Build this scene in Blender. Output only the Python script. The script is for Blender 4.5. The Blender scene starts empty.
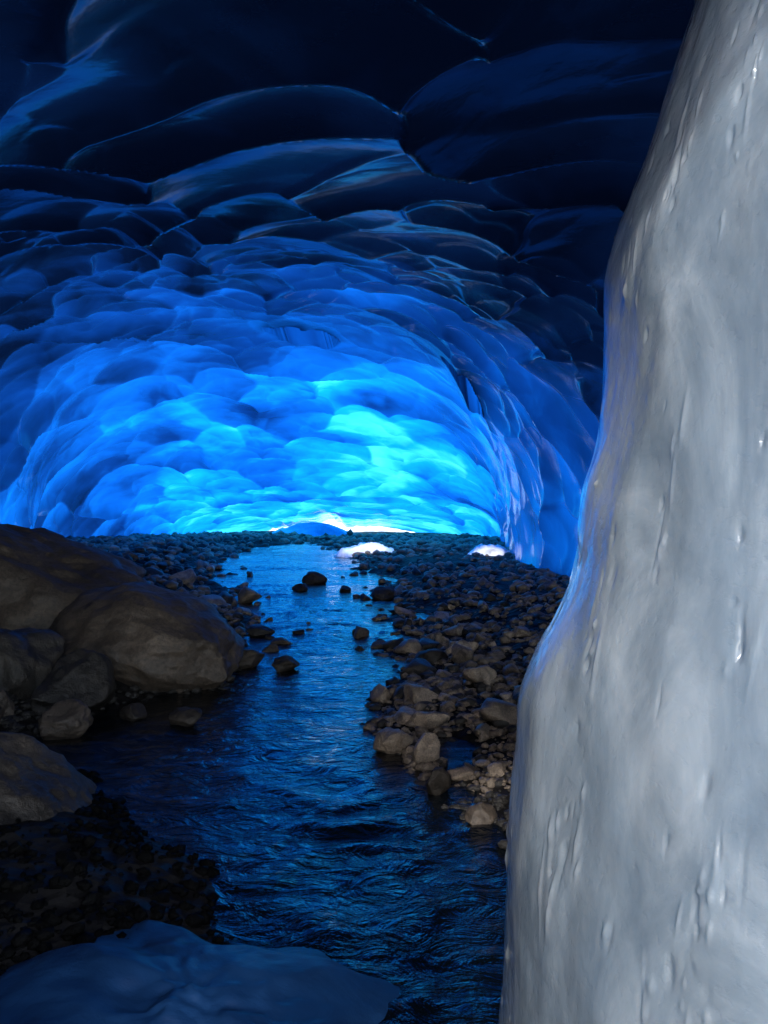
import bpy, bmesh, math, random
import numpy as np
from mathutils import Vector
random.seed(7); rng = np.random.default_rng(7)
scene = bpy.context.scene
col = scene.collection
F, CX, CY, CH = 800.0, 384.0, 512.0, 1.6

# ------------------------------------------------------------------ helpers
def _hash(ix, iy, iz, seed):
    h = (ix.astype(np.int64)*374761393 + iy.astype(np.int64)*668265263 + iz.astype(np.int64)*2147483647 + seed*974711) & 0x7fffffff
    h = ((h ^ (h >> 13))*1274126177) & 0x7fffffff
    h = ((h ^ (h >> 16))*668265263) & 0x7fffffff
    return ((h ^ (h >> 15)) & 0xffffff)/float(0xffffff)
def vnoise(x, y, z, seed=0):
    x = np.asarray(x, float); y = np.asarray(y, float)+0*x; z = np.asarray(z, float)+0*x
    ix, iy, iz = np.floor(x), np.floor(y), np.floor(z)
    fx, fy, fz = x-ix, y-iy, z-iz
    sx, sy, sz = [t*t*t*(t*(t*6-15)+10) for t in (fx, fy, fz)]
    r = 0
    for a in (0, 1):
        for b in (0, 1):
            for c in (0, 1):
                w = (sx if a else 1-sx)*(sy if b else 1-sy)*(sz if c else 1-sz)
                r = r + w*_hash(ix+a, iy+b, iz+c, seed)
    return r*2-1
def fbm(x, y, z, seed=0, oct=4, gain=.5):
    r = 0; a = 1.0; f = 1.0
    for o in range(oct):
        r = r + a*vnoise(x*f+17.3*o, y*f+5.1*o, z*f+9.7*o, seed+o); a *= gain; f *= 2.03
    return r
def smooth_interp(xs, ys, q, w=1.0):
    g = np.linspace(min(xs)-6, max(xs)+6, 3000)
    v = np.interp(g, xs, ys)
    n = max(3, int(w/(g[1]-g[0])))
    k = np.hanning(2*n+1); k /= k.sum()
    v = np.convolve(np.pad(v, n, mode='edge'), k, mode='valid')
    return np.interp(q, g, v)
def mesh_from(name, V, faces, smooth=True):
    me = bpy.data.meshes.new(name)
    me.from_pydata(V.tolist() if isinstance(V, np.ndarray) else V, [], faces.tolist() if isinstance(faces, np.ndarray) else faces)
    me.update()
    if smooth: me.polygons.foreach_set('use_smooth', [True]*len(me.polygons))
    return me
def link(name, me, mat=None, parent=None):
    o = bpy.data.objects.new(name, me); col.objects.link(o)
    if mat and not me.materials: me.materials.append(mat)
    if parent: o.parent = parent
    return o
def tag(o, label=None, cat=None, group=None, kind=None):
    if label: o['label'] = label
    if cat: o['category'] = cat
    if group: o['group'] = group
    if kind: o['kind'] = kind
    return o
def grid_faces(nu, nv, wrap=False):
    i = np.arange(nu-1 if not wrap else nu); j = np.arange(nv-1)
    I, J = np.meshgrid(i, j, indexing='ij'); I2 = (I+1) % nu
    return np.stack([I*nv+J, I2*nv+J, I2*nv+J+1, I*nv+J+1], -1).reshape(-1, 4)
def at(px, py, z=0.0):
    Y = (CH-z)*F/(py-CY)
    return (px-CX)/F*Y, Y
def sstep(a, b, x):
    t = np.clip((x-a)/(b-a), 0, 1); return t*t*(3-2*t)

# ------------------------------------------------------------------ material helpers
def new_mat(name):
    m = bpy.data.materials.new(name); m.use_nodes = True
    nt = m.node_tree; nt.nodes.clear()
    return m, nt, nt.nodes, nt.links
def ramp(N, stops):
    r = N.new('ShaderNodeValToRGB'); cr = r.color_ramp
    while len(cr.elements) < len(stops): cr.elements.new(0.5)
    for e, (p, c) in zip(cr.elements, stops):
        e.position = p; e.color = (*c, 1)
    return r
def noise(N, L, vec, scale, detail=4, rough=.55, dist=0):
    n = N.new('ShaderNodeTexNoise'); n.inputs['Scale'].default_value = scale
    n.inputs['Detail'].default_value = detail; n.inputs['Roughness'].default_value = rough
    n.inputs['Distortion'].default_value = dist
    if vec is not None: L.new(vec, n.inputs['Vector'])
    return n
def mapping(N, L, vec, scale):
    m = N.new('ShaderNodeMapping'); m.inputs['Scale'].default_value = scale
    L.new(vec, m.inputs['Vector']); return m.outputs[0]
def math_(N, L, op, a, b, c=None):
    m = N.new('ShaderNodeMath'); m.operation = op
    for i, q in enumerate((a, b, c)):
        if q is None: continue
        if isinstance(q, (int, float)): m.inputs[i].default_value = q
        else: L.new(q, m.inputs[i])
    return m.outputs[0]

def mat_cave(name, wet=True):
    m, nt, N, L = new_mat(name)
    out = N.new('ShaderNodeOutputMaterial')
    geo = N.new('ShaderNodeNewGeometry')
    at_ = N.new('ShaderNodeAttribute'); at_.attribute_name = 'glow_tone'
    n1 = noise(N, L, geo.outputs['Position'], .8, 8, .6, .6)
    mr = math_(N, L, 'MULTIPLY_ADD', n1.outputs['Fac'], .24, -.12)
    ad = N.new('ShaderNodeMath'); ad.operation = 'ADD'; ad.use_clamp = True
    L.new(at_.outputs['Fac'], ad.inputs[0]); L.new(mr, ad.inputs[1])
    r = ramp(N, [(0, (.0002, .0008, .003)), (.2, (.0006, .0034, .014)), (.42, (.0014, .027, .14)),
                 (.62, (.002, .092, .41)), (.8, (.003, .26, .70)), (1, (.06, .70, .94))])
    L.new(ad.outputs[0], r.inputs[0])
    n2 = noise(N, L, geo.outputs['Position'], 3.0, 5, .55)
    bp = N.new('ShaderNodeBump'); bp.inputs['Strength'].default_value = .16; bp.inputs['Distance'].default_value = .05
    L.new(n2.outputs['Fac'], bp.inputs['Height'])
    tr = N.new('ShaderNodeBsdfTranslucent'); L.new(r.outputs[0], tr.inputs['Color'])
    df = N.new('ShaderNodeBsdfDiffuse'); df.inputs['Color'].default_value = (.0015, .0055, .015, 1); L.new(bp.outputs[0], df.inputs['Normal'])
    ads = N.new('ShaderNodeAddShader'); L.new(tr.outputs[0], ads.inputs[0]); L.new(df.outputs[0], ads.inputs[1])
    if not wet:
        L.new(ads.outputs[0], out.inputs[0]); return m
    gl = N.new('ShaderNodeBsdfGlossy'); gl.inputs['Roughness'].default_value = .16; gl.inputs['Color'].default_value = (.85, .92, 1, 1)
    L.new(bp.outputs[0], gl.inputs['Normal'])
    lw = N.new('ShaderNodeLayerWeight'); lw.inputs['Blend'].default_value = .5; L.new(bp.outputs[0], lw.inputs['Normal'])
    fr = math_(N, L, 'MULTIPLY_ADD', math_(N, L, 'POWER', lw.outputs['Facing'], 5.0), .65, .02)
    mx = N.new('ShaderNodeMixShader'); L.new(fr, mx.inputs[0]); L.new(ads.outputs[0], mx.inputs[1]); L.new(gl.outputs[0], mx.inputs[2])
    L.new(mx.outputs[0], out.inputs[0])
    return m
def mat_principled(name, build):
    m, nt, N, L = new_mat(name)
    out = N.new('ShaderNodeOutputMaterial'); b = N.new('ShaderNodeBsdfPrincipled')
    L.new(b.outputs[0], out.inputs[0]); build(N, L, b); return m
def bump(N, L, b, src, strength, dist, prev=None):
    bp = N.new('ShaderNodeBump'); bp.inputs['Strength'].default_value = strength; bp.inputs['Distance'].default_value = dist
    L.new(src, bp.inputs['Height'])
    if prev: L.new(prev, bp.inputs['Normal'])
    if b: L.new(bp.outputs[0], b.inputs['Normal'])
    return bp.outputs[0]
def _pillar(N, L, b):
    geo = N.new('ShaderNodeNewGeometry'); P = geo.outputs['Position']
    n = noise(N, L, mapping(N, L, P, (2.4, 2.4, 1.2)), 1.3, 9, .62, 1.0)
    r = ramp(N, [(.28, (.118, .158, .206)), (.5, (.195, .24, .286)), (.72, (.32, .365, .41))]); L.new(n.outputs['Fac'], r.inputs[0])
    L.new(r.outputs[0], b.inputs['Base Color'])
    b.inputs['Subsurface Weight'].default_value = .85
    b.inputs['Subsurface Radius'].default_value = (.5, .75, 1.0); b.inputs['Subsurface Scale'].default_value = .18
    n2 = noise(N, L, P, 6, 5, .6)
    rr = N.new('ShaderNodeMapRange'); rr.inputs[1].default_value = .35; rr.inputs[2].default_value = .65; rr.inputs[3].default_value = .10; rr.inputs[4].default_value = .22
    L.new(n2.outputs['Fac'], rr.inputs[0]); L.new(rr.outputs[0], b.inputs['Roughness'])
    b.inputs['IOR'].default_value = 1.31
    b.inputs['Coat Weight'].default_value = .5; b.inputs['Coat Roughness'].default_value = .05; b.inputs['Coat IOR'].default_value = 1.35
    n3 = noise(N, L, mapping(N, L, P, (1, 1, .55)), 7, 5, .58)
    p = bump(N, L, None, n3.outputs['Fac'], .17, .035)
    n4 = noise(N, L, P, 42, 4, .6)
    cr = ramp(N, [(.30, (0, 0, 0)), (.46, (1, 1, 1))]); L.new(n4.outputs['Fac'], cr.inputs[0])       # small pits
    q = bump(N, L, b, cr.outputs[0], .20, .006, p)
    L.new(q, b.inputs['Coat Normal'])
def _rock(c0, c1, c2, scale=1.0, rough=(.35, .75), var=(.55, 1.5), spec=.5):
    def f(N, L, b):
        oi = N.new('ShaderNodeObjectInfo')
        geo = N.new('ShaderNodeNewGeometry'); P = geo.outputs['Position']
        n = noise(N, L, P, 3*scale, 8, .65, .3)
        r = ramp(N, [(.3, c0), (.5, c1), (.72, c2)]); L.new(n.outputs['Fac'], r.inputs[0])
        ns = noise(N, L, P, 45*scale, 3, .7)
        r2 = ramp(N, [(.35, (.55, .55, .55)), (.6, (1.15, 1.12, 1.08))]); L.new(ns.outputs['Fac'], r2.inputs[0])
        mx = N.new('ShaderNodeMix'); mx.data_type = 'RGBA'; mx.blend_type = 'MULTIPLY'; mx.inputs[0].default_value = 1
        L.new(r.outputs[0], mx.inputs[6]); L.new(r2.outputs[0], mx.inputs[7])
        hs = N.new('ShaderNodeHueSaturation'); L.new(mx.outputs[2], hs.inputs['Color'])
        mr = N.new('ShaderNodeMapRange'); mr.inputs[3].default_value = var[0]; mr.inputs[4].default_value = var[1]
        L.new(oi.outputs['Random'], mr.inputs[0]); L.new(mr.outputs[0], hs.inputs['Value'])
        L.new(hs.outputs[0], b.inputs['Base Color']); b.inputs['Specular IOR Level'].default_value = spec
        rr = N.new('ShaderNodeMapRange'); rr.inputs[3].default_value = rough[0]; rr.inputs[4].default_value = rough[1]
        L.new(n.outputs['Fac'], rr.inputs[0]); L.new(rr.outputs[0], b.inputs['Roughness'])
        p = bump(N, L, None, n.outputs['Fac'], .7, .08)
        bump(N, L, b, ns.outputs['Fac'], .45, .015, p)
    return f
def _ground(N, L, b):
    geo = N.new('ShaderNodeNewGeometry'); P = geo.outputs['Position']
    v = N.new('ShaderNodeTexVoronoi'); v.inputs['Scale'].default_value = 9; L.new(P, v.inputs['Vector'])
    n = noise(N, L, P, 2.5, 8, .65)
    r = ramp(N, [(.3, (.003, .003, .004)), (.7, (.014, .0125, .0115))]); L.new(n.outputs['Fac'], r.inputs[0])
    # snow added outside both mouths: bounces light in, brightens the far gap
    sp = N.new('ShaderNodeSeparateXYZ'); L.new(P, sp.inputs[0])
    nb = noise(N, L, P, .8, 5, .6)
    yy = math_(N, L, 'MULTIPLY_ADD', nb.outputs['Fac'], 2.0, sp.outputs['Y'])
    a1 = N.new('ShaderNodeMapRange'); a1.inputs[1].default_value = -.6; a1.inputs[2].default_value = -1.4; L.new(yy, a1.inputs[0])
    a2 = N.new('ShaderNodeMapRange'); a2.inputs[1].default_value = 59; a2.inputs[2].default_value = 61; L.new(yy, a2.inputs[0])
    sn = math_(N, L, 'MAXIMUM', a1.outputs[0], a2.outputs[0])
    mx = N.new('ShaderNodeMix'); mx.data_type = 'RGBA'; L.new(sn, mx.inputs[0]); L.new(r.outputs[0], mx.inputs[6]); mx.inputs[7].default_value = (.85, .87, .9, 1)
    L.new(mx.outputs[2], b.inputs['Base Color']); b.inputs['Roughness'].default_value = .65
    b.inputs['Specular IOR Level'].default_value = .12
    p = bump(N, L, None, v.outputs['Distance'], .8, .06); n2 = noise(N, L, P, 30, 4, .6)
    bump(N, L, b, n2.outputs['Fac'], .5, .02, p)
def _water(N, L, b):
    geo = N.new('ShaderNodeNewGeometry'); P = geo.outputs['Position']
    b.inputs['Base Color'].default_value = (.0015, .003, .005, 1); b.inputs['Roughness'].default_value = .07
    b.inputs['IOR'].default_value = 1.32
    n = noise(N, L, mapping(N, L, P, (.8, 1.0, 1)), 5, 5, .58, 1.8)
    p = bump(N, L, None, n.outputs['Fac'], .65, .05)
    n2 = noise(N, L, P, 24, 3, .5, .5); bump(N, L, b, n2.outputs['Fac'], .18, .02, p)
def _snow(N, L, b):
    geo = N.new('ShaderNodeNewGeometry')
    n = noise(N, L, geo.outputs['Position'], 6, 5, .6)
    r = ramp(N, [(.3, (.88, .90, .92)), (.7, (.95, .96, .97))]); L.new(n.outputs['Fac'], r.inputs[0])
    L.new(r.outputs[0], b.inputs['Base Color']); b.inputs['Roughness'].default_value = .6
    bump(N, L, b, n.outputs['Fac'], .2, .05)
def _mound(N, L, b):
    geo = N.new('ShaderNodeNewGeometry'); P = geo.outputs['Position']
    n = noise(N, L, P, 2.5, 7, .6, .6)
    r = ramp(N, [(.3, (.002, .010, .038)), (.7, (.010, .046, .128))]); L.new(n.outputs['Fac'], r.inputs[0])
    L.new(r.outputs[0], b.inputs['Base Color']); b.inputs['Roughness'].default_value = .42; b.inputs['IOR'].default_value = 1.31
    p = bump(N, L, None, n.outputs['Fac'], .3, .05)
    n2 = noise(N, L, P, 35, 4, .6); bump(N, L, b, n2.outputs['Fac'], .15, .01, p)
def _peak(N, L, b):
    geo = N.new('ShaderNodeNewGeometry'); P = geo.outputs['Position']
    n = noise(N, L, P, 1.2, 6, .6, .5)
    r = ramp(N, [(.3, (.03, .2, .45)), (.7, (.08, .36, .6))]); L.new(n.outputs['Fac'], r.inputs[0])
    L.new(r.outputs[0], b.inputs['Base Color']); b.inputs['Roughness'].default_value = .35; b.inputs['IOR'].default_value = 1.31
    bump(N, L, b, n.outputs['Fac'], .5, .15)
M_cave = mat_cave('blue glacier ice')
M_shaft = mat_cave('blue ice of the added light shafts', False)  # shafts are added openings that let sun onto the snow patches
M_pillar = mat_principled('pale weathered ice', _pillar)
M_boulder = mat_principled('brown grey boulder', _rock((.026, .020, .015), (.065, .051, .040), (.12, .095, .073), .7, (.4, .8), (.85, 1.15)))
M_near = mat_principled('dark near boulder', _rock((.012, .010, .0085), (.030, .025, .021), (.060, .049, .040), .9, (.4, .8), (.9, 1.1), .35))
M_stone = mat_principled('wet gravel stone', _rock((.09, .071, .056), (.215, .172, .134), (.36, .29, .22), 2.0, (.3, .65)))
M_dark = mat_principled('wet dark stone', _rock((.008, .0075, .007), (.024, .0215, .019), (.052, .045, .039), 2.0, (.35, .6)))
M_shade_rubble = mat_principled('shade darkened rubble', _rock((.001, .001, .0013), (.0028, .0028, .0028), (.007, .0065, .006), 2.0, (.5, .75), spec=.06))  # shade of the near left put into the stone colour
M_ground = mat_principled('wet gravel bed', _ground)
M_water = mat_principled('melt water', _water)
M_snow = mat_principled('old snow', _snow)
M_mound = mat_principled('dirty blue ice', _mound)
M_peak = mat_principled('deep blue ice', _peak)

# ------------------------------------------------------------------ sun direction and snow spots
el, azx, azy = math.radians(38), -.20, -.98
D = np.array([azx*math.cos(el), azy*math.cos(el), math.sin(el)]); D /= np.linalg.norm(D)
SN = [at(367, 556, .05), at(488, 562, .05)]
SNR = [(.95, .52), (.60, .36)]

# ------------------------------------------------------------------ stream banks
yR = [-15, 2, 3.0, 3.8, 4.05, 4.6, 5.5, 6.8, 8.65, 10.8, 14.5, 20, 26.7, 36, 43, 60]
xRv = [2.0, 2.0, 1.6, .9, .58, .36, .10, .14, .30, .52, .25, -.1, -.8, -2.2, -4.2, -4.2]
yL = [-15, 2.2, 3.06, 3.48, 4.0, 4.78, 5.5, 6.4, 7.6, 10, 14.5, 18, 26.7, 36, 43, 60]
xLv = [-.45, -.45, -.55, -.76, -1.28, -2.0, -2.6, -2.3, -1.55, -1.9, -2.9, -3.9, -5.7, -6.2, -4.0, -4.0]
def bank(x, y):
    wob = (.17*vnoise(x*1.3, y*1.3, 0*x, 91)+.15*vnoise(x*3.3, y*3.3, 0*x, 92))*np.clip(y/6, .7, 3)
    l = np.interp(y, yL, xLv) - x; r = x - np.interp(y, yR, xRv)
    r = r - .75*np.exp(-((x-.52)/.16)**2-((y-5.35)/.42)**2)          # a pocket of water among the right bank stones
    return l+wob, r+wob
def height(x, y):
    x = np.asarray(x, float); y = np.asarray(y, float)+0*x; x = x+0*y
    l, r = bank(x, y)
    d = np.maximum(l, r)
    hb = np.where(l > r, np.minimum(np.maximum(l, 0)*.22, .45), np.minimum(np.maximum(r, 0)*.11, .26))
    hb = hb*np.interp(y, [30, 50], [1, .5])
    h = np.where(d < 0, np.maximum(d*.3, -.28), hb)
    return h + (.05*fbm(x*.9, y*.9, 0*x, 5, 4)+.02*fbm(x*5, y*5, 0*x, 6, 3))*np.clip(d+.6, .15, 1)

xs = np.concatenate([-np.geomspace(160, 12.2, 34), np.linspace(-12, 6, 400), np.geomspace(6.2, 160, 34)])
ys = np.concatenate([-np.geomspace(160, 3.2, 28), -3+65*np.linspace(0, 1, 500)**1.5, np.geomspace(62.5, 220, 24)])
X, Y = np.meshgrid(xs, ys, indexing='ij')
V = np.stack([X, Y, height(X, Y)], -1).reshape(-1, 3)
g = link('ground', mesh_from('ground', V, grid_faces(len(xs), len(ys))), M_ground)
tag(g, 'dark wet gravel floor of the cave', 'ground', kind='structure')

# ------------------------------------------------------------------ water
xs = np.linspace(-8.5, 2.6, 400); ys = np.concatenate([np.linspace(-14, 1.4, 40), 1.5+43*np.linspace(0, 1, 640)**1.7])
X, Y = np.meshgrid(xs, ys, indexing='ij')
wx = X + .35*vnoise(X*1.1, Y*1.1, 0*X, 41)+.13*vnoise(X*3.1, Y*3.1, 0*X, 43); wy = Y + .35*vnoise(X*1.1, Y*1.1, 0*X, 42)+.13*vnoise(X*3.1, Y*3.1, 0*X, 44)
mod = .3+.9*np.clip(.5+.9*vnoise(X*.8, Y*.7, 0*X, 45), 0, 1)
Z = mod*(.014*fbm(wx*3.0, wy*3.6, 0*X, 31, 4, .58) + .009*(1-np.abs(vnoise(wx*2.2, wy*2.8, 0*X, 35)))**3) - .008
Z = Z*np.interp(Y, [0, 5, 9, 16, 30], [.85, .95, 1.05, .95, .7])
V = np.stack([X, Y, Z], -1).reshape(-1, 3)
w = link('water', mesh_from('water', V, grid_faces(len(xs), len(ys))), M_water)
tag(w, 'shallow meltwater stream running through the cave', 'stream', kind='structure')

# ------------------------------------------------------------------ cave roof shell
yk = [-9, -3, 0, 5, 10, 14, 17, 21, 24, 28, 34, 40, 46, 52, 58]
xrk = [8, 7.5, 7.5, 6.6, 5.2, 4.4, 3.9, 3.6, 3.9, 4.6, 5.4, 6.2, 6.2, 5.0, 3.4]
xlk = [-2.4, -2.8, -3.6, -6.3, -8.6, -10.0, -10.3, -10.2, -11.0, -12.4, -13.4, -13.4, -12.6, -11, -9]
Hk = [3.6, 4.0, 4.25, 4.75, 5.4, 6.05, 6.35, 6.4, 6.1, 5.4, 4.1, 2.8, 1.75, 1.0, .35]
YE = 58.0
nu, nv = 700, 860
u = np.linspace(0, 1, nu); v = np.linspace(0, 1, nv)
U, Vv = np.meshgrid(u, v, indexing='ij')
y0 = np.interp(U, [0, .30, .35, .6, 1], [-8.0, -6.5, -.3, .8, 1.5])  # unseen roof edge shaped to shade the left and sun the column
Yc = y0 + (YE-y0)*(.32*Vv+.68*Vv**1.7)
a = math.pi*(1-U)
xl, xr, H = (smooth_interp(yk, k, Yc, 3.0) for k in (xlk, xrk, Hk))
hw, xc, zb = (xr-xl)/2, (xr+xl)/2, -.35
ca, sa = np.cos(a), np.sin(a)
Px = xc + hw*np.sign(ca)*np.abs(ca)**.85
Pz = zb + np.maximum(H-zb, .05)*np.maximum(sa, 0)**.72
Pz = Pz + .52*np.exp(-((Px+4.2)/4.0)**2)*sstep(42, 57, Yc)*(1+.6*vnoise(Px*.8, 0*Px, 0*Px, 77)+.2*vnoise(Px*3, 0*Px, 0*Px, 78))         # the low opening at the far end
P = np.stack([Px, Yc, Pz], -1)
def normals(P):
    du = np.gradient(P, axis=0); dv = np.gradient(P, axis=1)
    n = np.cross(du, dv); n /= np.linalg.norm(n, axis=-1, keepdims=True)+1e-9
    return n
n0 = normals(P)
if np.mean(n0[:, :nv//2, 2]) > 0: n0 = -n0          # towards the interior
S = np.cumsum(np.concatenate([np.zeros((1, nv)), np.linalg.norm(np.diff(np.stack([Px, Pz], -1), axis=0), axis=-1)], 0), 0)
S = S - S[nu//2:nu//2+1, :]
T = Yc*1.08
def scallop(S, T, cs, ct, k, A, B, seed, warp=.45):
    # multiplicatively weighted cells: their borders are arcs, so dishes overlap like rounded lobes
    qx = S/cs + warp*vnoise(S/cs*.7, T/ct*.7, 0*S, seed+1) + .08*vnoise(S/cs*2.3, T/ct*2.3, 0*S, seed+3)
    qy = T/ct + warp*vnoise(S/cs*.7, T/ct*.7, 0*S+7, seed+2) + .08*vnoise(S/cs*2.3, T/ct*2.3, 0*S+3, seed+4)
    ix, iy = np.floor(qx), np.floor(qy)
    W = 0; val = 0; rnd = 0; grd = 0
    for i in (-2, -1, 0, 1, 2):
        for j in (-2, -1, 0, 1, 2):
            cx, cy = ix+i, iy+j
            hx = cx+.5+.45*(2*_hash(cx, cy, 0*cx, seed+11)-1); hy = cy+.5+.45*(2*_hash(cx, cy, 0*cx, seed+12)-1)
            r = _hash(cx, cy, 0*cx, seed+13); ph = (_hash(cx, cy, 0*cx, seed+14)-.5)*3.2
            sz = .55*3.3**_hash(cx, cy, 0*cx, seed+15)
            dx, dy = qx-hx, qy-hy
            d2 = (dx*dx+dy*dy)*sz
            gd = np.sin(ph)*dx+np.cos(ph)*dy
            wgt = np.exp(-k*d2)
            W = W+wgt; val = val+wgt*(A*d2+B*gd*(.5+r)+.25*A*(r-.5)); rnd = rnd+wgt*r; grd = grd+wgt*gd
    W = W+1e-30
    return val/W, rnd/W, grd/W
kk = np.interp(Yc, [8, 14, 24], [1.0, .85, .8])
far = sstep(13, 24, Yc)
v1, r1, g1 = scallop(S, T, 1.5, 1.7, 44*kk, .36, .12, 100, .5)
v4, r4, g4 = scallop(S, T, 2.3, 2.9, 46*kk, .46, .12, 400, .5)
v2, r2, g2 = scallop(S, T, .75, .9, 30*kk, .09, .06, 200)
v3, r3, g3 = scallop(S, T, 4.2, 4.6, 24*kk, .5, .12, 300, .5)
v1 = v1*(1-.7*far)+v4*far; r1 = r1*(1-.7*far)+r4*far; g1 = g1*(1-.7*far)+g4*far
amp = np.clip(.45+.7*vnoise(S*.25, T*.25, 0*S, 55), .05, 1)*(1-.4*far)
disp = v1 + v2*amp + v3*np.interp(Yc, [6, 16], [.08, .14]) + .12*fbm(S*.3, T*.3, 0*S, 61, 3)
disp = disp*np.clip((58-Yc)/16, .25, 1)*np.interp(Yc, [14, 19, 26, 32], [1, .72, .72, .9])
P = P + n0*disp[..., None]
# daylight glow painted into the translucent colour: bright at the far end, dark near the mouth
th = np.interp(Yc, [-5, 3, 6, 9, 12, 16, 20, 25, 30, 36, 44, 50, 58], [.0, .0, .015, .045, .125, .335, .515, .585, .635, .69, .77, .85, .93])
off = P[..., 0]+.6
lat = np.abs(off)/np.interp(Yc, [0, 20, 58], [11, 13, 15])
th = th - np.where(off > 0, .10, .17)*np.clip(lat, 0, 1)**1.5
th = th + .21*np.exp(-((P[..., 0]-4.2)/2.4)**2-((Yc-17.5)/6.0)**2)  # right wall brightened through its colour
th = th + .22*np.exp(-((P[..., 0]+2.5)/.9)**2-((Yc-5.5)/.7)**2)  # pale sheen painted on the upper left ceiling
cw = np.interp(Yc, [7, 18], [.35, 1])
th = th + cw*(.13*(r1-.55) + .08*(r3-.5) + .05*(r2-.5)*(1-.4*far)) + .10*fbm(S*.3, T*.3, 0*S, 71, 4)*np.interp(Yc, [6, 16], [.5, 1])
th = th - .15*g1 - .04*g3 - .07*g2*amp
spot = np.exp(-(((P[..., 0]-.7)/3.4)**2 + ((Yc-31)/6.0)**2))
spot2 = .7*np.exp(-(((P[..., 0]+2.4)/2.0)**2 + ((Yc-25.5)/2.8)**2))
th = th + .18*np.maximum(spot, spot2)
th = th - .26*np.exp(-((P[..., 0]+.5)/.8)**2-((Yc-26.3)/1.0)**2)*(1+.5*vnoise(S*2, T*2, 0*S, 79))       # a darker patch near the centre of the vault
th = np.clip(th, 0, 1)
faces = grid_faces(nu, nv)[:, ::-1]; Vf = P.reshape(-1, 3)
fc = Vf[faces].mean(1)
t = (fc[:, 2]-.15)/D[2]
gx, gy = fc[:, 0]-t*D[0], fc[:, 1]-t*D[1]
hole = np.zeros(len(faces), bool)  # roof faces cut along the sun line, added to light the snow
for (sx, sy), (rx, ry) in zip(SN, SNR):
    hole |= (((gx-sx)/rx)**2+((gy-sy-.2)/ry)**2 < 1) & (t > .3)
kept = faces[~hole]; rem = faces[hole]
from collections import Counter
cnt = Counter()
for f in rem:
    for i in range(4): cnt[tuple(sorted((int(f[i]), int(f[(i+1) % 4]))))] += 1
be = [e for e, c in cnt.items() if c == 1]
newid = {}; extra = []; exth = []
thf = th.reshape(-1)
for e in be:
    for q in e:
        if q not in newid:
            newid[q] = len(Vf)+len(extra); extra.append(Vf[q]+D*2.2); exth.append(min(thf[q]+.06, 1))
tube = [(e[0], e[1], newid[e[1]], newid[e[0]]) for e in be]
allV = np.concatenate([Vf, np.array(extra)]) if extra else Vf
thA = np.concatenate([thf, np.array(exth)])
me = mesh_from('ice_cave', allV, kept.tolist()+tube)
me.attributes.new('glow_tone', 'FLOAT', 'POINT').data.foreach_set('value', thA.astype(np.float32))
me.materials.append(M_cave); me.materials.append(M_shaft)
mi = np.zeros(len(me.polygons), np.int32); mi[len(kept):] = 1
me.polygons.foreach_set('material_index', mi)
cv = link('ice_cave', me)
tag(cv, 'scalloped blue glacier ice vault over the stream', 'ice cave', kind='structure')

# ------------------------------------------------------------------ pale ice column, right foreground
sil = [(-160, 705), (-60, 700), (0, 695), (40, 690), (110, 665), (180, 640), (240, 615), (290, 604), (340, 605), (400, 603), (450, 597), (490, 581), (530, 577),
       (560, 579), (610, 560), (650, 536), (690, 522), (740, 520), (800, 515), (880, 513), (960, 508), (1024, 502), (1100, 498)]
pc = np.array([1.65, 2.3])
zz, rr = [], []
for py, px in sil:
    px += 1
    sx = (px-CX)/F; t_ = (pc[0]*sx+pc[1])/(1+sx*sx)
    zz.append(CH-(py-CY)/F*t_); rr.append(abs(pc[0]-sx*pc[1])/math.sqrt(1+sx*sx))
zz, rr = np.array(zz[::-1]), np.array(rr[::-1])
th_ = np.concatenate([np.linspace(.86*np.pi, 1.36*np.pi, 640, endpoint=False), np.linspace(1.36*np.pi, 2.86*np.pi, 150, endpoint=False)])
zs = np.concatenate([np.linspace(-.35, 3.35, 1000, endpoint=False), np.linspace(3.35, 5.4, 60)])
nt_, nz = len(th_), len(zs)
TH, ZZ = np.meshgrid(th_, zs, indexing='ij')
edge_w = np.exp(-((TH-.94*np.pi)/.34)**2)
R = smooth_interp(zz, rr, ZZ, .08)*edge_w + smooth_interp(zz, rr, ZZ, .9)*(1-edge_w)
R = R + np.clip(ZZ-4.2, 0, 2)**2*.5
c, s_ = np.cos(TH), np.sin(TH)
wt = .5*vnoise(c*2, s_*2, ZZ*1.2, 408)
R = R + .026*fbm(c*1.4, s_*1.4, ZZ*.7, 401, 3) + .007*fbm(c*4+wt, s_*4+wt, ZZ*1.8, 402, 3) + .0014*fbm(c*14, s_*14, ZZ*10, 403, 3)
cl = [(rng.uniform(math.pi*1.02, math.pi*1.24), rng.uniform(.2, 2.8)) for _ in range(12)] + [(math.pi*1.16, .45), (math.pi*1.19, .75), (math.pi*1.21, 1.75)]
for k in range(200):                                           # drips, runnels and melt dimples in loose clusters
    if k < 150:
        q = cl[rng.integers(len(cl))]; t0 = q[0]+rng.normal()*.02; z0 = q[1]+rng.normal()*.12
    else:
        t0 = rng.uniform(math.pi*.9, math.pi*1.36); z0 = rng.uniform(0, 3.3)
    lw, lz = rng.uniform(.003, .008), (rng.uniform(.045, .08) if rng.random() < .14 else rng.uniform(.008, .032)); A = (-1 if rng.random() < .5 else 1)*rng.uniform(.002, .008)
    sl = rng.uniform(-.08, .12)
    i0 = np.abs(th_-t0) < .05; j0 = np.abs(zs-z0) < .3
    if not i0.any() or not j0.any(): continue
    dT = (TH[np.ix_(i0, j0)]-t0-sl*(ZZ[np.ix_(i0, j0)]-z0))/lw; dZ = (ZZ[np.ix_(i0, j0)]-z0)/lz
    R[np.ix_(i0, j0)] += A*np.exp(-dT**2-dZ**2)
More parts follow.
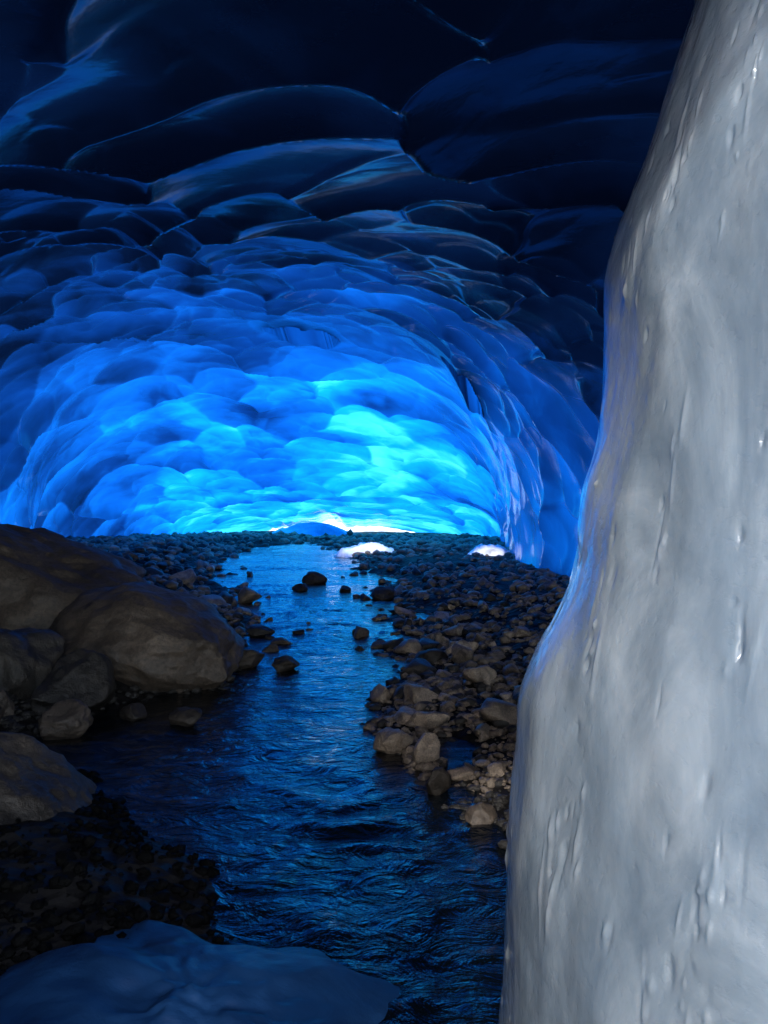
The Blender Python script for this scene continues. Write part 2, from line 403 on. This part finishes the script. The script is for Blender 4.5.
V = np.stack([pc[0]+R*c, pc[1]+R*s_, ZZ], -1).reshape(-1, 3)
p = link('ice_column', mesh_from('ice_column', V, grid_faces(nt_, nz, True)), M_pillar)
tag(p, 'tall pale grey ice column with melt runnels standing beside the stream', 'ice column')

# ------------------------------------------------------------------ rocks
def rock_mesh(name, seed, sub=4, cuts=9, rough=.10, flat=(.62, .9), hard=.92, taper=0):
    bm = bmesh.new(); bmesh.ops.create_icosphere(bm, subdivisions=sub, radius=1)
    bm.verts.ensure_lookup_table()
    V = np.array([v.co[:] for v in bm.verts]); Fs = [[v.index for v in f.verts] for f in bm.faces]; bm.free()
    rg = np.random.default_rng(seed)
    V = V + .22*np.stack([vnoise(V[:, 0]*1.1+seed, V[:, 1]*1.1, V[:, 2]*1.1, seed+q) for q in range(3)], -1)
    for k in range(cuts):
        n = rg.normal(size=3); n /= np.linalg.norm(n); o = rg.uniform(*flat)
        d = np.maximum(V@n-o, 0); V = V - d[:, None]*n*hard
    nrm = V/np.linalg.norm(V, axis=1, keepdims=True)
    V = V + nrm*(rough*fbm(V[:, 0]*2.2, V[:, 1]*2.2, V[:, 2]*2.2+seed, seed+5, 5, .5))[:, None]
    V = V/np.array([np.ptp(V[:, 0])/2, np.ptp(V[:, 1])/2, np.ptp(V[:, 2])/2])
    V -= (V.max(0)+V.min(0))/2
    if taper: V[:, 2] = -1+(V[:, 2]+1)*(1-taper*V[:, 0])
    return mesh_from(name, V, Fs)
def put(o, x, y, z, sx, sy, sz, rz=None, tilt=.0):
    o.location = (x, y, z); o.scale = (sx, sy, sz)
    o.rotation_euler = (random.uniform(-tilt, tilt), random.uniform(-tilt, tilt), random.uniform(0, 6.28) if rz is None else rz)
def boulder(name, seed, x, y, z, sx, sy, sz, rz, label, mat=None, sub=6, cuts=8, rough=.09, cat='boulder', flat=(.62, .92), hard=.92, taper=0):
    o = link(name, rock_mesh(name, seed, sub, cuts, rough, flat, hard, taper), mat or M_boulder)
    put(o, x, y, z, sx, sy, sz, rz); tag(o, label, cat)
    return o
boulder('boulder', 3, -2.30, 7.7, .34, .96, .85, .55, -.15, 'large smooth brown boulder reaching to the left edge of the stream', rough=.07, cuts=6, flat=(.72, .95), hard=.5, taper=.15)
boulder('boulder', 14, -3.75, 8.6, .62, 1.25, 1.0, .86, .35, 'tallest brown boulder at the left edge of the photo behind the smooth one', rough=.09, cuts=7, hard=.65, taper=.10)
o = boulder('boulder', 21, -2.12, 3.98, .02, .80, .58, .46, .0, 'dark boulder low on the left nearest the camera above the dark rubble', M_near, rough=.10, cuts=8, flat=(.55, .9), hard=.8, taper=.25)
o.rotation_euler.y = .2
boulder('boulder', 33, -3.05, 6.55, .30, .42, .4, .36, .6, 'dark wet boulder below the tallest boulder at the left edge', M_dark, 5)
boulder('rock', 35, -2.5, 6.35, .22, .36, .3, .27, 1.1, 'blocky rock below the large smooth boulder', M_dark, 5, cat='rock', rough=.07)
boulder('rock', 36, -2.3, 5.75, .10, .19, .18, .15, .2, 'small squared rock at the water edge in front of the blocky rock', M_boulder, 5, cat='rock')
boulder('rock', 37, -2.95, 5.9, .12, .24, .2, .2, 2.2, 'rounded rock at the far left edge beside the water', M_boulder, 5, cat='rock')
def prock(seed, px, pyb, wpx, hpx, label, mat=None, cat='rock'):
    x, y = at(px, pyb, 0); w_ = wpx/F*y/2; h_ = hpx/F*y
    return boulder('rock', seed, x, y+w_*.6, max(h_*.5-.03, .0), w_, w_*.8, h_*.62, random.uniform(0, 3), label, mat or M_stone, 4, 9, .08, cat)
PR = [(51, 313, 584, 25, 12, 'dark rock alone in mid stream far up the water', M_near),
      (52, 299, 591, 16, 8, 'small low rock just left of the far mid stream rock', M_near),
      (53, 259, 637, 30, 12, 'dark flat rock at the left water edge beyond the smooth boulder', M_dark),
      (54, 284, 671, 32, 15, 'dark rock in the water off the tip of the smooth boulder', M_near),
      (55, 246, 668, 36, 18, 'wet rock wedged against the right end of the smooth boulder', M_near),
      (56, 383, 600, 30, 13, 'dark rock at the right water edge near the far snow', M_near),
      (57, 401, 628, 22, 9, 'flat dark rock in the water beside the upper gravel bar', M_near),
      (58, 394, 752, 40, 22, 'brown rock at the tip of the gravel bar, leftmost by the water', M_stone),
      (59, 426, 765, 34, 30, 'upright brown rock beside the leftmost rock of the bar tip', M_stone),
      (60, 438, 796, 26, 28, 'dark rock in the shallows below the bar tip', M_near),
      (61, 482, 823, 38, 20, 'light brown rock alone in the shallows left of the ice column', M_boulder),
      (62, 508, 848, 18, 10, 'small rock in the water close against the ice column', M_dark),
      (63, 183, 727, 36, 18, 'dark rock in the still water below the smooth boulder', M_near),
      (64, 130, 720, 34, 16, 'flat dark rock between the squared rock and the smooth boulder', M_near),
      (65, 432, 668, 40, 18, 'flat dark slab at the left edge of the gravel bar', M_near),
      (66, 408, 728, 36, 18, 'angular rock just above the rocks of the bar tip', M_stone),
      (67, 345, 592, 14, 7, 'tiny dark rock breaking the water right of the mid stream rock', M_near),
      (68, 108, 850, 44, 26, 'dark rock in the rubble below the near dark boulder', M_shade_rubble),
      (69, 50, 880, 46, 26, 'dark rock at the left in the near rubble', M_shade_rubble)]
placed = []
for q in PR:
    o = prock(*q); placed.append((o.location.x, o.location.y, o.scale.x))

protos = [rock_mesh('stone', 500+k, 3, 12, .07, (.44, .84), .92) for k in range(18)]
for k, m_ in enumerate(protos): m_.materials.append(M_stone if k % 5 else M_dark)
darks = [rock_mesh('stone', 600+k, 3, 11, .07, (.42, .8)) for k in range(8)]
for k, m_ in enumerate(darks): m_.materials.append(M_boulder if k % 2 else M_near)
shade_stones = [rock_mesh('stone', 650+k, 3, 11, .07, (.42, .8)) for k in range(8)]
for m_ in shade_stones: m_.materials.append(M_shade_rubble)
def scatter(n, region, label, group, smin, smax, cond, keep=.75, pw=1.0, src=None, sp=1.3):
    made = 0; tries = 0
    while made < n and tries < 60000:
        tries += 1
        px = random.uniform(region[0], region[2]); py = region[1]+(region[3]-region[1])*random.random()**pw
        x, y = at(px, py, .15)
        l, r_ = bank(np.array([x]), np.array([y])); l, r_ = l[0], r_[0]
        if not cond(px, py, x, y, l, r_): continue
        sz = smin*(smax/smin)**(random.random()**sp)
        if any((x-a_)**2+(y-b_)**2 < (keep*(sz+c_))**2 for a_, b_, c_ in placed): continue
        h = float(height(np.array([x]), np.array([y]))[0])
        o = bpy.data.objects.new('stone', random.choice(src or protos)); col.objects.link(o)
        fz = random.uniform(.4, .8)
        put(o, x, y, max(h, -.04)+sz*fz*.5, sz, sz*random.uniform(.6, 1), sz*fz, tilt=.35)
        tag(o, label, 'stone', group); placed.append((x, y, sz)); made += 1
    return made
wallR = lambda y: np.interp(y, yk, xrk)
print(scatter(195, (340, 556, 575, 800), 'grey brown stone lying on the gravel bar right of the stream', 'stones on the right gravel bar', .05, .18,
        lambda px, py, x, y, l, r_: r_ > -.02 and x < wallR(y)-.3 and y > 4.6 and px < 590-(py-600)*.25, keep=.7, sp=1.6),
scatter(42, (110, 549, 275, 615), 'grey stone on the far left pebble bank behind the boulders', 'stones on the far left bank', .12, .28,
        lambda px, py, x, y, l, r_: l > .0 and y > 12),
scatter(42, (225, 553, 420, 660), 'wet dark stone breaking the shallow water along the stream edges', 'stones in the shallows', .06, .17,
        lambda px, py, x, y, l, r_: -.9 < max(l, r_) < -.03 and y > 9, src=darks, pw=1.3),
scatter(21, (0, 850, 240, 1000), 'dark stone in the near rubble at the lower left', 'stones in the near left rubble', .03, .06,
        lambda px, py, x, y, l, r_: l > .0, src=shade_stones))

# pebbles nobody could count: one object
def pebbles(n):
    bm = bmesh.new(); bmesh.ops.create_icosphere(bm, subdivisions=1, radius=1); bm.verts.ensure_lookup_table()
    B = np.array([v.co[:] for v in bm.verts]); Fb = np.array([[v.index for v in f.verts] for f in bm.faces]); bm.free()
    pts = []
    while len(pts) < n:
        k = 4000
        q = rng.random(k)
        px = rng.uniform(-40, 590, k); py = CY+np.where(q < .2, rng.uniform(24, 45, k), np.where(q < .8, rng.uniform(33, 300, k), rng.uniform(60, 540, k)))
        y = (CH-.1)*F/(py-CY); x = (px-CX)/F*y
        l, r_ = bank(x, y); d = np.maximum(l, r_)
        ok = (d > -.16) & (x < np.interp(y, yk, xrk)+.3)
        pts += list(zip(x[ok], y[ok]))
    pts = np.array(pts[:n]); h = height(pts[:, 0], pts[:, 1])
    sz = .014*(7.0)**(rng.random(n))*np.interp(pts[:, 1], [4, 9, 16, 50], [.45, 1, 1.7, 3.4])
    Vs = B[None]*(1+.25*rng.normal(size=(n, len(B), 1))*.6)
    sc = np.stack([sz*rng.uniform(.8, 1.2, n), sz*rng.uniform(.6, 1, n), sz*rng.uniform(.4, .8, n)], -1)
    Vs = Vs*sc[:, None, :]
    an = rng.uniform(0, 6.28, n); c_, s2 = np.cos(an)[:, None], np.sin(an)[:, None]
    Vx = Vs[..., 0]*c_-Vs[..., 1]*s2; Vy = Vs[..., 0]*s2+Vs[..., 1]*c_
    Vs = np.stack([Vx+pts[:, 0:1], Vy+pts[:, 1:2], Vs[..., 2]+(h+sz*.2)[:, None]], -1)
    Fa = (Fb[None]+(np.arange(n)*len(B))[:, None, None]).reshape(-1, 3)
    me = mesh_from('gravel', Vs.reshape(-1, 3), Fa)
    for m_ in (M_dark, M_stone, M_shade_rubble): me.materials.append(m_)
    mi = np.zeros(n, np.int32)
    l, r_ = bank(pts[:, 0], pts[:, 1])
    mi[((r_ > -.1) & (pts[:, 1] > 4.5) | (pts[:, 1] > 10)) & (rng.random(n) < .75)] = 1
    mi[(l > -.2) & (pts[:, 1] < 5.6)] = 2  # near left pebbles take the shade-darkened colour
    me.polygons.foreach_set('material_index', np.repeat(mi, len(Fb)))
    o = link('gravel', me)
    tag(o, 'loose wet pebbles covering both banks of the stream', 'gravel', kind='stuff')
pebbles(13000)

# ------------------------------------------------------------------ snow, ice mounds
def mound(name, x, y, rx, ry, h, seed, mat, label, cat, sharp=1.0, nn=90, rgh=.12, wav=.3, edge=.22, lean=0):
    g_ = np.linspace(-1, 1, nn); A, B = np.meshgrid(g_, g_, indexing='ij')
    dx = A*np.sqrt(1-B*B/2); dy = B*np.sqrt(1-A*A/2); r = np.hypot(dx, dy)
    wv = 1+edge*vnoise(dx*2, dy*2, 0*dx, seed)+.3*edge*vnoise(dx*5, dy*5, 0*dx, seed+7)
    z = h*np.clip(1-r**2, 0, 1)**sharp*(1-lean*dx)*(1+wav*fbm(dx*2.2, dy*2.2, 0*dx, seed+1, 4)) + h*rgh*fbm(dx*5, dy*5, 0*dx, seed+2, 3)*(1-r) - .1*r**4
    V = np.stack([dx*rx*wv, dy*ry*wv, z], -1).reshape(-1, 3)
    o = link(name, mesh_from(name, V, grid_faces(nn, nn)), mat)
    o.location = (x, y, float(max(height(np.array([x]), np.array([y]))[0], -.02))-.03); tag(o, label, cat)
    return o
mound('snow_patch', SN[0][0], SN[0][1]+.35, .92, .55, .44, 11, M_snow, 'bright white snow patch at the head of the stream in the middle distance', 'snow', .6, wav=.4, rgh=.2, edge=.3)
mound('snow_patch', SN[1][0], SN[1][1]+.35, .75, .45, .30, 12, M_snow, 'small white snow patch beside the foot of the right cave wall', 'snow', .7, wav=.4, rgh=.2, edge=.3, lean=-.5)
mo = mound('ice_mound', -.58, 2.32, .74, .74, .16, 13, M_mound, 'low dark blue ice mound at the bottom edge beside the water', 'ice mound', 1.3, 160, .08, .4, .6, lean=.55)
mo.location.z = .0
mo2 = mound('ice_block', -4.6, 51.0, 3.4, 1.2, .9, 17, M_peak, 'pointed blue ice block under the bright far end of the cave', 'ice block', 1.5)

# ------------------------------------------------------------------ light
W = bpy.data.worlds.new('World'); scene.world = W; W.use_nodes = True
nt = W.node_tree; bg = nt.nodes['Background']
sky = nt.nodes.new('ShaderNodeTexSky'); sky.sky_type = 'NISHITA'; sky.sun_disc = False
sky.sun_elevation = el; sky.sun_rotation = math.atan2(D[0], D[1])
hs = nt.nodes.new('ShaderNodeHueSaturation'); hs.inputs['Saturation'].default_value = .8
nt.links.new(sky.outputs[0], hs.inputs['Color']); nt.links.new(hs.outputs[0], bg.inputs['Color'])
bg.inputs['Strength'].default_value = .85
sl = bpy.data.lights.new('sun', 'SUN'); sl.energy = 3.4; sl.angle = math.radians(2); sl.color = (1, .985, .965)
so = bpy.data.objects.new('sun', sl); col.objects.link(so)
so.rotation_euler = Vector((-D[0], -D[1], -D[2])).to_track_quat('-Z', 'Y').to_euler()
scene.view_settings.view_transform = 'Standard'; scene.view_settings.look = 'None'; scene.view_settings.exposure = 0

cam = bpy.data.cameras.new('camera'); cam.sensor_fit = 'VERTICAL'; cam.sensor_height = 36; cam.lens = 36*F/1024
cam.clip_end = 800; cam.clip_start = .05
co = bpy.data.objects.new('camera', cam); col.objects.link(co); co.location = (0, 0, CH); co.rotation_euler = (math.pi/2, 0, 0)
scene.camera = co
